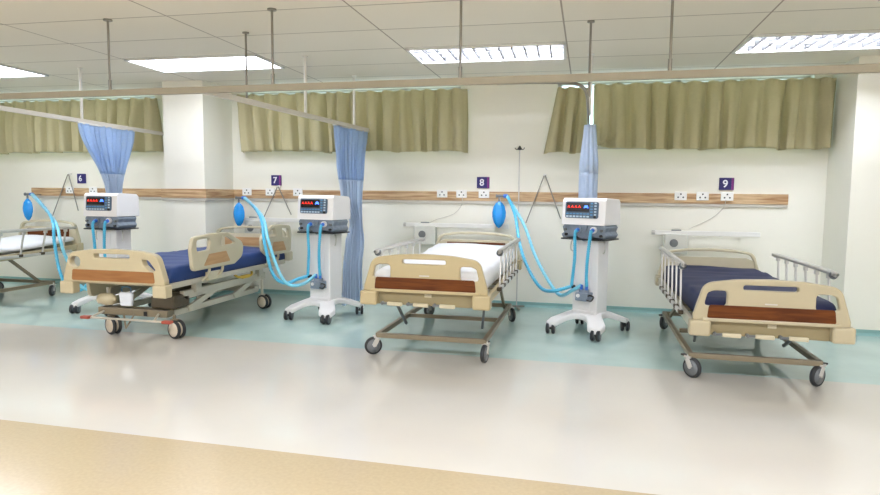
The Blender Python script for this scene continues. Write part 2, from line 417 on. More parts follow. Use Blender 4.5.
def window_curtain(x0, x1, zt, zb, n, seed, label, x0b=None, x1b=None, knot=False):
    f = fold(seed, n); rnd = random.Random(seed); hem = [rnd.uniform(-.02, .012) for _ in range(n+2)]; sway = [rnd.uniform(-.03, .03) for _ in range(n+2)]
    x0b = x0 if x0b is None else x0b; x1b = x1 if x1b is None else x1b
    def P(u, v):
        k, a = f(u); i = min(int(k), n); t = k-i
        amp = (.016+.030*min(1, v*2.2))*a
        yy = -amp*1.25*(2*abs(sin(pi*k))**.55-1)-.45*amp*sin(2*pi*k*.5+seed)-.010*sin(2*pi*k*1.7+seed)*min(1,v*3)
        xt = x0+(x1-x0)*u; xb = x0b+(x1b-x0b)*u
        sw = (sway[i]*(1-t)+sway[i+1]*t)*v
        x = xt+(xb-xt)*v+sw+.012*sin(4*pi*k)*v*a
        h0 = hem[i]*(1-t)+hem[i+1]*t
        zbb = zb+h0
        z = zt+(zbb-zt)*v + (.006*sin(2*pi*k) if v < .05 else 0)
        if v < .12: yy += .012*sin(2*pi*k*3)*(1-v/.12)*.6
        if knot:
            kx, kz = x0+.08, 1.70
            dx_, dz_ = x-kx, z-kz; rr_ = math.hypot(dx_, dz_); an = math.atan2(dz_, dx_)
            yy -= .06*abs(sin(4*an+.4))**.7*math.exp(-rr_/.28)*min(1, rr_/.05)
            s = max(0, 1-(x-x0)/.42)          # 1 at the left edge
            g_ = s*s*(v**2)
            z = z+(kz-z)*g_*1.1+.012*sin(30*v+3*u)*g_
            x = x+(kx-x)*g_*.75
            yy -= .03*g_
        return (x, D-.125+yy, z)
    o = cloth('window_curtain', P, n*14, 26, M['olive'], label, 'window curtain')
    rl = MB().cyl((x0-.01, D-.06, zt-.01), (x1+.01, D-.06, zt-.01), .008)
    rl.build('curtain_rod', M['whitemetal'], o)
    return o
window_curtain(-8.2, -5.03, 2.30, 1.667, 19, 3, 'short olive pleated curtain over the window at far left, left of the pillar')
window_curtain(-3.98, -1.27, 2.30, 1.655, 16, 5, 'short olive pleated curtain over the middle window, between pillar and number 8 sign', x0b=-3.92)
window_curtain(-.33, -.03, 2.28, 1.63, 3, 8, 'narrow flared olive curtain panel just left of the bunched blue curtain', x0b=-.44, x1b=-.04)
window_curtain(.03, 2.2, 2.30, 1.66, 13, 11, 'wide olive curtain knotted at its left edge, above the number 9 sign', knot=True)

def bay_curtain(x, xe, ya, yb, prof, zt, zb, n, seed, split, label, amp=.042):
    f = fold(seed, n)
    def P(u, v):
        z = zt+(zb-zt)*v
        # prof: list of (z, centre, half width)
        for (p, q) in zip(prof, prof[1:]):
            if z <= p[0]+1e-6 and z >= q[0]-1e-6:
                t = (p[0]-z)/(p[0]-q[0]+1e-9); t = t*t*(3-2*t); c = p[1]+(q[1]-p[1])*t; w_ = p[2]+(q[2]-p[2])*t; break
        else: c, w_ = prof[-1][1:]
        k, a = f(u)
        y = c+w_*(2*u-1)
        comp = min(1, .25/(w_+.02))
        xx = x+(xe-x)*(y-ya)/(yb-ya)+amp*a*sin(2*pi*k)*(.5+.5*min(1, v*6))*(.75-.25*comp)+.012*sin(5*pi*u+2*v)
        y += .012*sin(4*pi*k+2*v)
        return (xx, y, z)
    return cloth('bay_curtain', P, n*12, 60, M['bluecloth'], label, 'blue curtain', split=split, m2=M['bluemesh'])
c6 = bay_curtain(-4.9, -4.94, 5.2, 6.04, [(1.86, 5.62, .42), (1.15, 5.68, .11), (.95, 5.74, .08), (.5, 5.80, .10), (.02, 5.82, .11)], 1.86, .06, 10, 2, .27,
    'blue bay curtain flaring from the track and bunched behind the leftmost ventilator')
c7 = bay_curtain(-2.44, -2.36, 5.75, 6.5, [(1.86, 6.125, .375), (1.5, 6.1, .31), (1.15, 6.12, .24), (.88, 6.22, .13), (.68, 6.2, .22), (.4, 6.15, .22), (.02, 6.15, .24)], 1.86, .04, 10, 4, .29,
    'full-length blue bay curtain hanging behind the middle ventilator, tied in halfway down')
def P8(u, v):
    z = 1.86+(.06-1.86)*v; a = u*2*pi
    r_ = (.045+.03*min(1, v*5))*(1+.16*sin(9*a+3*v)); tw = .25*sin(3*v)
    return (.0+r_*cos(a+tw)*1.0, 6.12+r_*.9*sin(a+tw), z)
cloth('bay_curtain', P8, 90, 50, M['bluecloth'], 'pale blue bay curtain bunched into a narrow column behind the ventilator by bed 9', 'blue curtain', split=.25, m2=M['bluecloth'])
# hooks / white runners on the header edges
for par, x, xe, ya, yb in ((c6, -4.9, -4.94, 5.2, 6.04), (c7, -2.44, -2.36, 5.75, 6.5)):
    MB().bar((x, ya, 1.862), (xe, yb, 1.862), .02, .018).build('white_header_tape', M['whitemetal'], par)

# ------------------------------------------------------------------ wall fittings
RX = Matrix.Rotation(pi/2, 4, 'X')
def sign(x, z, s, w_=.125, label='', tilt=0, y=D):
    r = thing('bay_sign', label, 'sign', (x, y-.008, z))
    MB().box((0, 0, 0), (w_, .014, .12)).build('sign_plate', M['signnavy'], r, bevel=.002)
    if s != '6': MB().box((w_/2-.014, -.0075, 0), (.02, .003, .118)).build('magenta_edge', M['signmag'], r)
    text_mesh('digit', s, .1, M['signwhite'], r, (-.013, -.0085, -.002), RX, bold=.002)
    return r
sign(1.325, 1.322, '9', .135, 'navy bay sign with white number 9 above the right-hand sockets')
sign(-1.10, 1.322, '8', .135, 'navy bay sign with white number 8 above the sockets of the middle bay')
sign(-3.535, 1.335, '7', .125, 'navy bay sign with white number 7 near the middle ventilator')
sign(-6.23, 1.345, '6', .125, 'navy bay sign with white number 6 beside the leftmost blue curtain')
socket_proto = None
def socket(x, z, label, grp):
    global socket_proto
    if socket_proto is None:
        r = thing('wall_socket', label, 'socket', (x, D-.03, z), 0, grp)
        MB().box((0, -.006, 0), (.115, .014, .085)).build('face_plate', M['socket'], r, bevel=.004)
        p = MB()
        for dx, dz in ((0, .018), (-.024, -.014), (.024, -.014)): p.box((dx, -.0135, dz), (.014, .003, .014))
        p.build('pin_holes', M['black'], r); socket_proto = r; return r
    c = socket_proto.copy(); C.objects.link(c); c.location = (x, D-.03, z)
    for ch in socket_proto.children:
        d = ch.copy(); C.objects.link(d); d.parent = c
    c['label'] = label; c['group'] = grp
    return c
pos = ('left socket of the three', 'middle socket of the three', 'right socket of the three')
for xs, where in (((.90, 1.105, 1.33), 'below the number 9 sign'), ((-1.545, -1.33, -1.085), 'below the number 8 sign'), ((-3.90, -3.60, -3.25), 'below the number 7 sign')):
    for x, p in zip(xs, pos): socket(x, 1.2, 'white ' + p + ' on the wood rail ' + where, 'wall sockets')
socket(-6.39, 1.2, 'white left socket of the two on the wood rail near the number 6 sign', 'wall sockets')
socket(-6.04, 1.2, 'white right socket of the two on the wood rail, partly behind the leftmost blue curtain', 'wall sockets')
def hanger(x, z, xl, zl, xr, zr, label):
    r = thing('wall_hanger', label, 'wall hanger', (x, D-.02, z))
    MB().box((0, .01, .0), (.03, .02, .03)).cyl((0, .01, 0), (0, -.025, 0), .008).build('hook', M['whitemetal'], r)
    MB().tube([(-.005, -.02, 0), ((xl-x), -.03, zl-z)], .006, seg=1).build('arm', M['polem'], r)
    MB().tube([(.005, -.02, 0), ((xr-x), -.03, zr-z)], .006, seg=1).build('arm', M['polem'], r)
hanger(-.445, 1.40, -.63, .9, -.27, .95, 'thin inverted-V metal hanger on the wall left of the ventilator by bed 9')
hanger(-3.50, 1.262, -3.68, .9, -3.33, .94, 'thin inverted-V metal hanger on the wall under the number 7 sign')
hanger(-6.40, 1.40, -6.66, .86, -6.26, .94, 'thin inverted-V metal hanger on the wall left of the number 6 sign')
# slim pole with hooks
r = thing('drip_pole', 'slim upright drip pole with small black hook head right of the number 8 sign', 'drip pole', (-.70, 6.5, 0))
MB().cyl((0, 0, .02), (0, 0, 1.66), .006).build('pole', M['alu'], r)
hk = MB().lathe([(.004, 0), (.03, .005), (.02, .02), (.006, .045)], (0, 0, 1.655))
hk.tube([(-.05, 0, 1.68), (-.035, 0, 1.662), (0, 0, 1.665), (.035, 0, 1.662), (.05, 0, 1.68)], .004)
hk.build('hook_head', M['black'], r)
b_ = MB()
for k in range(3):
    a = 2*pi*k/3+.9; b_.bar((0, 0, .025), (.11*cos(a), .11*sin(a), .012), .02, .015)
b_.build('foot', M['polem'], r)
# bed head wall units
def head_unit(x0, x1, z, boxw, label, y=6.5):
    r = thing('bed_head_rail', label, 'wall unit', (x0, D, z))
    L = x1-x0
    MB().box((L/2, -.13, 0), (L, .035, .045)).build('bar', M['whitemetal'], r, bevel=.004)
    bk = MB()
    for xx in (.12, L-.15): bk.box((xx, -.06, 0), (.03, .12, .03))
    bk.build('bracket', M['alu'], r)
    MB().box((.09+boxw/2, -.11, -.11), (boxw, .10, .2)).build('equipment_box', M['tubeclear'], r, bevel=.01)
    MB().box((.09+boxw*.5, -.13, .022), (.09, .03, .02)).build('clamp', M['hub'], r)
    MB().cyl((.09+boxw*.4, -.16, -.1), (.09+boxw*.4, -.168, -.1), .04).build('gauge', M['hub'], r)
    MB().cyl((0, -.13, -.0), (-.03, -.13, .0), .022).build('end_cap', M['alu'], r)
    return r
head_unit(.66, 1.62, .835, .22, 'wall-mounted bar with pale equipment box behind the head of the navy mattress bed')
head_unit(-1.92, -.8, .86, .24, 'wall-mounted bar with pale equipment box behind the head of the white mattress bed')
hu = head_unit(-3.96, -3.05, .88, .2, 'wall-mounted bar with pale equipment box behind the head of the blue mattress bed')
cb_ = tag(MB().tube([(1.32, D-.045, 1.165), (1.30, D-.02, 1.08), (1.2, D-.012, .98), (1.05, D-.012, .9), (.99, D-.05, .87)], .0035, n=6).build('power_cable', M['greystrip']),
    'thin pale cable from the socket under sign 9 down to the wall box', 'cable')
cb_ = tag(MB().tube([(-1.32, D-.045, 1.165), (-1.33, D-.02, 1.08), (-1.42, D-.012, .98), (-1.6, D-.012, .92), (-1.68, D-.05, .88)], .0035, n=6).build('power_cable', M['greystrip']),
    'thin pale cable from the socket near sign 8 down to the wall box', 'cable')

# ------------------------------------------------------------------ beds
def caster(parent, x, y, h_, yaw, rad=.06, twin=False, hub='hub', name='caster', fork='alu'):
    """wheel on the floor (z=0), stem up to z=h_"""
    R = Matrix.Rotation(yaw, 3, 'Z')
    T = lambda p: R @ Vector(p)+Vector((x, y, 0))
    off = .03
    fk = MB()
    fk.cyl(T((0, 0, rad*1.75)), T((0, 0, h_)), .013)
    if twin: fk.bar(T((0, 0, rad*1.9)), T((0, -off, rad*.9)), .01, .04)
    wd = .02 if not twin else .006
    if not twin:
        for s in (-1, 1):
            fk.bar(T((s*.02, 0, rad*1.85)), T((s*.02, -off, rad)), .005, .035)
    fk.box(T((0, -.004, rad*1.9+.006)), (.05, .05, .014), R)
    fk.cyl(T((-.03, -off, rad)), T((.03, -off, rad)), .007)
    o = fk.build(name, M[fork], parent, bevel=.002)
    for s in ((-1, 1) if twin else (0,)):
        cxx = s*.024; hw = .012 if twin else .014
        w_ = MB().lathe([(rad*.76, -hw), (rad*.93, -hw), (rad, -hw*.5), (rad, hw*.5), (rad*.93, hw), (rad*.76, hw)], T((cxx, -off, rad)), R @ Vector((1, 0, 0)), 28)
        w_.build('tyre', M['rubber'], o)
        MB().lathe([(rad*.2, -hw-.003), (rad*.77, -hw-.001), (rad*.78, -hw*.5), (rad*.78, hw*.5), (rad*.77, hw+.001), (rad*.2, hw+.003)], T((cxx, -off, rad)), R @ Vector((1, 0, 0)), 24).build('wheel_hub', M[hub], o)
    if not twin:
        MB().box(T((0, .03, rad*2.05)), (.03, .05, .012), R).build('brake_pedal', M['black'], o, bevel=.003)
    return o

def board(parent, name, y, z0, s, m, inlay, W=.93, slot=True, side_holes='round', th=.045):
    """end board, s = +1 for foot (front faces -y)"""
    k = W/.93
    vb = .098 if s == 1 and side_holes != 'arch' else .02
    o = [(-.445*k, vb, 0), (-.445*k, .13, .01), (-.425*k, .2, .1), (-.385*k, .335, .09), (-.2*k, .362, .3), (0, .37, .5), (.2*k, .362, .3), (.385*k, .335, .09), (.425*k, .2, .1), (.445*k, .13, .01), (.445*k, vb, 0)]
    outer = rounded([(p[0], p[1], p[2]) for p in o], .02, 8)
    holes = []
    if slot: holes.append(rounded([(-.16*k, .298), (-.16*k, .33), (.15*k, .33), (.15*k, .298)], .016))
    if side_holes == 'round':
        for q in (-1, 1):
            pts = [(-.385*k, .19), (-.365*k, .275), (-.33*k, .29), (-.25*k, .29), (-.25*k, .19)]
            pts = [(a*-q if q == 1 else a, b) for a, b in pts]
            holes.append(rounded(pts, .025))
    elif side_holes == 'oval':
        holes.append([Vector((-.335*k+.052*cos(a*pi/12), .26+.045*sin(a*pi/12))) for a in range(24)])
        holes.append(rounded([(.25*k, .30), (.31*k, .29), (.375*k, .21), (.33*k, .20), (.27*k, .25)], .03))
    elif side_holes == 'arch':
        holes = [rounded([(-.405*k, .12), (-.385*k, .25, .08), (-.35*k, .318, .07), (-.2*k, .337, .2), (0, .344, .3), (.2*k, .337, .2), (.35*k, .318, .07), (.385*k, .25, .08), (.405*k, .12)], .02)]
    b_ = plate(name, outer, holes, th, M['ivory' if side_holes == 'arch' else m], parent, .008, loc=(0, y, z0))
    zf = y-s*(th/2+.0015)
    if side_holes == 'arch':
        plate('inner_panel', rounded([(-.43*k, .10), (-.41*k, .25, .06), (-.32*k, .285, .04), (.32*k, .285, .04), (.41*k, .25, .06), (.43*k, .10)], .02), [], .018, M['ivory'], b_, .003, loc=(0, y+.005, z0))
    wi = [( -.365*k, .112), (-.355*k, .20), (.355*k, .20), (.365*k, .112)]
    if side_holes == 'arch':
        if inlay != 'none': plate('wood_inlay', rounded([(-.30*k, .17), (-.30*k, .262), (.30*k, .262), (.30*k, .17)], .008), [], .008, M[inlay], b_, .002, loc=(0, y-.008, z0))
    else:
        plate('wood_inlay', rounded(wi, .018), [], .006, M[inlay], b_, .002, loc=(0, zf, z0))
        MB().box((0, y-s*.028, z0+.218), (.07, .002, .008)).build('maker_plate', M['alu'], b_)
    for q in (-1, 1):
        MB().box((q*(.445*k-.04), y-s*.006, z0+.05), (.125, .085, .1)).build('corner_bumper', M[m], b_, bevel=.014, seg=3)
    return b_

def side_rail(parent, x, y0, y1, zt, zb, n=6, lean=.06, m='alu'):
    s = 1 if x > 0 else -1
    r = MB().tube([(x, y0-.03, zt-.012), (x, y0, zt), (x, y1, zt), (x, y1+.03, zt-.012)], .017, seg=2, n=10).build('side_rail', M[m], parent)
    MB().box((x, (y0+y1)/2, zb), (.022, y1-y0+.05, .03)).build('lower_bar', M[m], r, bevel=.004)
    MB().lathe([(.012, 0), (.024, .006), (.024, .03), (.014, .04)], (x, y0-.055, zt-.018), (0, 1, .2)).build('end_cap', M['hub'], r)
    for k in range(n):
        yy = y0+.04+(y1-y0-.08)*k/(n-1)
        MB().bar((x, yy-lean, zb), (x, yy, zt-.01), .012, .02).box((x, yy-.004, zt-.03), (.024, .036, .03)).build('rail_post', M[m], r, bevel=.003)
        MB().box((x, yy-lean, zb+.006), (.034, .05, .03)).build('pivot_joint', M['dark'], r, bevel=.006)
    return r

def mattress(parent, W, y0, y1, z0, z1, m, head_rise=0, crease=None):
    nx, ny = 14, 40; vs = []; 
    hw = W/2; rr = .035
    prof = [(-hw, z0), (-hw-.0, (z0+z1)/2), (-hw+.005, z1-rr*.6), (-hw+rr*.5, z1-.006)]+[(-hw+rr+(2*hw-2*rr)*i/8, z1) for i in range(9)]+[(hw-rr*.5, z1-.006), (hw-.005, z1-rr*.6), (hw, (z0+z1)/2), (hw, z0)]
    n = len(prof)
    for j in range(ny+1):
        t = j/ny; y = y0+(y1-y0)*t
        e_ = min(t, 1-t)*(y1-y0); sh = 1 if e_ > rr else math.sqrt(max(0, 1-((rr-e_)/rr)**2))
        rise = head_rise*max(0, (t-.62)/.38)**1.3
        for i, (x, z) in enumerate(prof):
            zz = z
            if z > z0+.01: zz = z0+(z-z0)*(.72+.28*sh)
            wob = .004*sin(9*x+11*y)+.003*sin(23*y-7*x)
            cr = 0
            if crease:
                for cyy in crease: cr -= .012*math.exp(-((y-cyy)/.018)**2)
            if z > (z0+z1)/2: zz += wob+cr
            vs.append((x, y, zz+rise))
    fs = [(j*n+i, j*n+i+1, (j+1)*n+i+1, (j+1)*n+i) for j in range(ny) for i in range(n-1)]
    fs += [(j*n+n-1, j*n, (j+1)*n, (j+1)*n+n-1) for j in range(ny)]
    fs += [tuple(range(n))[::-1], tuple(ny*n+i for i in range(n))]
    mb = MB(); mb._add(vs, fs, True)
    return mb.build('mattress', M[m], parent)

def manual_bed(x, label, foot_z, head_z, m, fm, mat_m, mz, rails, head_rise=0, crease=None, base_dx=0, yaws=(.5, -.3, 2.8, 2.6), rail_lean=.06, center=1.0, rad=.062, bdx=0):
    b = thing('hospital_bed', label, 'hospital bed', (x, 4.17, 0))
    board(b, 'footboard', 0, foot_z, 1, m, 'walnut')
    board(b, 'headboard', 2.03, head_z, 1, m, 'none' if m == 'sand' else 'walnut', side_holes='arch')
    # panel with cranks
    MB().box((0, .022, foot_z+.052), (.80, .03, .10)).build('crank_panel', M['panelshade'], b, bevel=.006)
    cp = MB().box((.02, .005, foot_z+.075), (.05, .004, .022)).build('label_plate', M['ivory'], b)
    MB().box((0, -.008, foot_z+.106), (.78, .05, .022)).build('panel_lip', M[m], b, bevel=.005)
    for k, cx_ in enumerate((-.21, -.02, .17)):
        c = MB().cyl((cx_-.1, -.02, foot_z+.012), (cx_-.1, .04, foot_z+.012), .012).bar((cx_-.1, -.022, foot_z+.012), (cx_-.06, -.022, foot_z+.014), .012, .014)
        c = c.build('crank_handle', M['hub'], b)
        MB().bar((cx_-.06, -.022, foot_z+.012), (cx_+.05, -.022, foot_z+.01), .024, .026).build('grip', M['ivory'], c, bevel=.006)
    fz = foot_z+.05; hz = head_z+.05
    for s in (-1, 1):
        MB().bar((s*.43, .03, fz), (s*.43, 2.0, hz), .03, .06).build('frame_rail', M[fm], b, bevel=.004)
    dk = MB()
    for k in range(9):
        yy = .12+k*.215; zz = fz+(hz-fz)*yy/2.0; dk.box((0, yy, zz+.012), (.83, .16, .012))
    for k in range(3): yy = .3+k*.7; dk.box((0, yy, fz+(hz-fz)*yy/2-.005), (.84, .04, .04))
    dk.build('mattress_deck', M['greytan'], b, bevel=.003)
    z0 = max(fz, hz)+.02
    mt = mattress(b, .80, .05, 1.99, z0, mz, mat_m, head_rise, crease)
    for s, (y0, y1, zt) in zip((-1, 1), rails):
        side_rail(b, s*.465, y0, y1, zt, (fz+hz)/2+.005, lean=rail_lean)
    # base
    bz = .148; bx = .385+base_dx
    bf = MB()
    for s in (-1, 1): bf.box((s*bx+bdx, .91, bz), (.035, 1.5, .035))
    for yy in (.16, 1.66): bf.box((bdx, yy, bz), (2*bx+.03, .035, .035))
    bf.box((0, .95, bz), (2*bx, .03, .03))
    bf.build('base_frame', M['greytan'], b, bevel=.004)
    for s in (-1, 1):
        MB().bar((s*(bx-.09)+bdx, .60, bz), (s*(bx-.03), .36, fz-.01), .018, .02).build('lift_arm', M['hub'], b, bevel=.002)
        MB().bar((s*(bx-.04)+bdx, 1.55, bz), (s*(bx-.04), 1.15, (fz+hz)/2-.02), .022, .03).build('lift_arm', M['greytan'], b, bevel=.002)
    MB().cyl((-.02, .05, fz-.03), (-.02, 1.4, fz-.03), .012).cyl((.17, .05, fz-.03), (.17, .9, fz-.03), .012).build('crank_screw', M['hub'], b)
    MB().box((-.02, .5, fz-.05), (.07, .3, .05)).build('gear_housing', M['dark'], b, bevel=.006)
    for (cx_, cy_), yw in zip(((-bx-.01, .17), (bx+.01, .17), (-bx-.01, 1.65), (bx+.01, 1.65)), yaws):
        caster(b, cx_+bdx, cy_, bz, yw, rad)
    return b

manual_bed(1.115, 'beige hospital bed with dark navy mattress at the far right, brown inlay in its footboard', .322, .348, 'sand', 'silver', 'darknavy', .555,
    ((.40, 1.62, .735), (.40, 1.62, .705)), crease=(1.35, 1.62), yaws=(.75, -.85, 2.6, 2.9), rad=.068, bdx=-.035)
manual_bed(-1.09, 'tan hospital bed with white sheeted mattress in the middle bay under sign 8', .41, .45, 'tan', 'tan', 'sheet', .655,
    ((.38, 1.62, .76), (.45, 1.62, .78)), head_rise=.05, yaws=(-1.0, -.15, 2.6, .5), base_dx=.015, rad=.066)
manual_bed(-6.32, 'hospital bed with white mattress and railings cut off by the left edge, under sign 6', .40, .475, 'beige', 'beige', 'sheet', .60,
    ((.40, 1.62, .75), (.40, 1.85, .765)), head_rise=.06, yaws=(.4, -.5, 2.6, .4), base_dx=.02)

# electric bed
b = thing('hospital_bed', 'hospital bed with bright blue mattress and solid moulded side guards, peach inlays, under sign 7', 'hospital bed', (-3.63, 4.17, 0))
board(b, 'footboard', 0, .37, 1, 'beige', 'peach', W=.98, side_holes='oval', th=.06)
hb = board(b, 'headboard', 2.05, .455, 1, 'ivory', 'inlaylight', W=.98, side_holes='arch', th=.05)
for o in hb.children:
    if o.name.startswith('wood_inlay'): o.location.z = -.02
for s in (-1, 1):
    MB().box((s*.44, 1.0, .45), (.03, 1.95, .045)).build('frame_rail', M['silver'], b, bevel=.004)
MB().box((0, 1.0, .455), (.86, 1.9, .02)).box((0, .6, .43), (.8, .05, .04)).box((0, 1.5, .43), (.8, .05, .04)).build('mattress_deck', M['ivory'], b, bevel=.003)
mattress(b, .88, .06, 1.99, .468, .60, 'navy', .0, crease=(.75, 1.3))
def guard(y0, y1, z0, z1, x, flip, low=False):
    L = y1-y0; Hh = z1-z0
    o = [(0.02*L, .0, .05), (-.01*L, .62*Hh, .03), (.03*L, .93*Hh, .05), (.36*L, 1.0*Hh, .03), (.66*L, .99*Hh, .06), (1.0*L, .62*Hh, .08), (.97*L, .2*Hh, .08), (.8*L, 0, .05)]
    h1 = [(.09*L, .52*Hh), (.09*L, .84*Hh), (.34*L, .87*Hh), (.31*L, .54*Hh)]
    h2 = [(.52*L, .60*Hh), (.56*L, .88*Hh), (.66*L, .86*Hh), (.86*L, .62*Hh)]
    inl = [(.2*L, .10*Hh), (.3*L, .42*Hh), (.62*L, .44*Hh), (.7*L, .12*Hh)]
    fx = (lambda P: [(L-p[0],)+tuple(p[1:]) for p in P][::-1]) if flip else (lambda P: P)
    R = Matrix.Rotation(pi/2, 4, 'Z')
    sd = 1 if x > 0 else -1
    gd = plate('side_guard', rounded(fx(o), .04, 8), [rounded(fx(h1), .03), rounded(fx(h2), .025)], .035, M['ivory'], b, .009, rot=R, loc=(x, y0, z0))
    plate('guard_inlay', rounded(fx(inl), .01), [], .005, M['inlaylight'], gd, .0015, rot=R, loc=(x+sd*.019, y0, z0))
    # folding arms
    ar = MB()
    for q in (.35, .6):
        ar.tube([(x-.01*sd, y0+q*L, z0+.03), (x+.01*sd, y0+q*L-.04, z0-.04), (x-.02*sd, y0+q*L-.09, z0-.10)], .012, seg=4)
    ar.box((x-.02*sd, y0+.45*L, z0-.07), (.03, .2, .07))
    ar.build('guard_arm', M['ivory'], gd)
    return gd
guard(.25, 1.04, .545, .845, .50, False)
guard(1.36, 2.0, .555, .865, .50, True)
guard(.25, 1.04, .29, .56, -.50, False)
guard(1.36, 2.0, .29, .56, -.50, True)
# chassis
MB().box((0, .22, .20), (.66, .1, .06)).build('base_crossbar', M['greytan'], b, bevel=.006)
MB().box((.13, .168, .195), (.03, .008, .035)).build('switch_box', M['black'], b)
MB().box((.27, .30, .29), (.22, .22, .11)).build('motor_cover', M['dark'], b, bevel=.02)
MB().box((0, 1.62, .20), (.62, .1, .06)).build('base_crossbar', M['silver'], b, bevel=.006)
for s in (-1, 1):
    MB().box((s*.30, .92, .19), (.05, 1.4, .05)).build('base_beam', M['silver'], b, bevel=.005)
    MB().box((s*.36, 1.0, .335), (.04, 1.35, .07)).build('lift_beam', M['silver'], b, bevel=.005)
    for ya_, yb_ in ((.45, .85), (1.15, 1.5)): MB().bar((s*.33, ya_, .2), (s*.36, yb_, .33), .03, .05).build('lift_arm', M['silver'], b, bevel=.004)
    for ya_ in (.5, 1.55): MB().box((s*.38, ya_, .39), (.05, .08, .1)).build('deck_bracket', M['silver'], b, bevel=.004)
MB().box((0, .9, .27), (.3, .5, .08)).build('actuator', M['dark'], b, bevel=.01)
MB().tube([(.40, 1.05, .42), (.43, 1.1, .39), (.43, 1.3, .385), (.41, 1.35, .42)], .012).box((.43, 1.2, .385), (.03, .12, .03)).build('release_lever', M['yellow'], b)
MB().tube([(-.33, .05, .165), (.46, .05, .165)], .009, seg=1).tube([(-.3, .05, .165), (-.26, .16, .2)], .009, seg=1).tube([(.3, .05, .165), (.26, .16, .2)], .009, seg=1).build('pedal_bar', M['silver'], b)
for xx in (-.33, .43): MB().box((xx, .04, .168), (.08, .05, .025)).build('brake_pedal', M['red'], b, bevel=.008)
MB().bar((-.02, .1, .2), (.03, .06, .09), .012, .012).bar((.08, .1, .2), (.03, .06, .09), .012, .012).build('foot_lever', M['greytan'], b)
caster(b, -.24, .215, .19, 1.2, .076, True, 'creamhub', fork='greytan')
caster(b, .365, .215, .19, 1.25, .076, True, 'creamhub', fork='greytan')
caster(b, -.33, 1.6, .19, 1.2, .076, True, 'creamhub', fork='silver')
caster(b, .38, 1.6, .42, 1.3, .072, True, 'creamhub', fork='silver')
# things hanging under that bed
db = thing('drainage_bag', 'white drainage bag hanging under the footboard of the blue mattress bed', 'bag', (-3.66, 4.32, .255))
plate('pouch', rounded([(-.055, .0), (-.065, .115), (.065, .115), (.055, 0)], .02), [], .03, M['bagwhite'], db, .01)
MB().tube([(-.04, 0, .11), (-.04, .0, .155), (.04, .0, .155), (.04, 0, .11)], .004, seg=2).build('hook', M['btnb'], db)
bt = thing('collection_bottle', 'tan collection bottle lying crosswise under the footboard left of the drainage bag', 'bottle', (-3.86, 4.34, .30))
MB().lathe([(.01, -.08), (.045, -.07), (.05, -.03), (.05, .04), (.03, .065), (.015, .07), (.015, .085)], (0, 0, 0), (1, 0, 0), 20).build('body', M['beige'], bt)
MB().tube([(0, 0, .04), (0, 0, .10)], .006, seg=1).build('hook', M['alu'], bt)

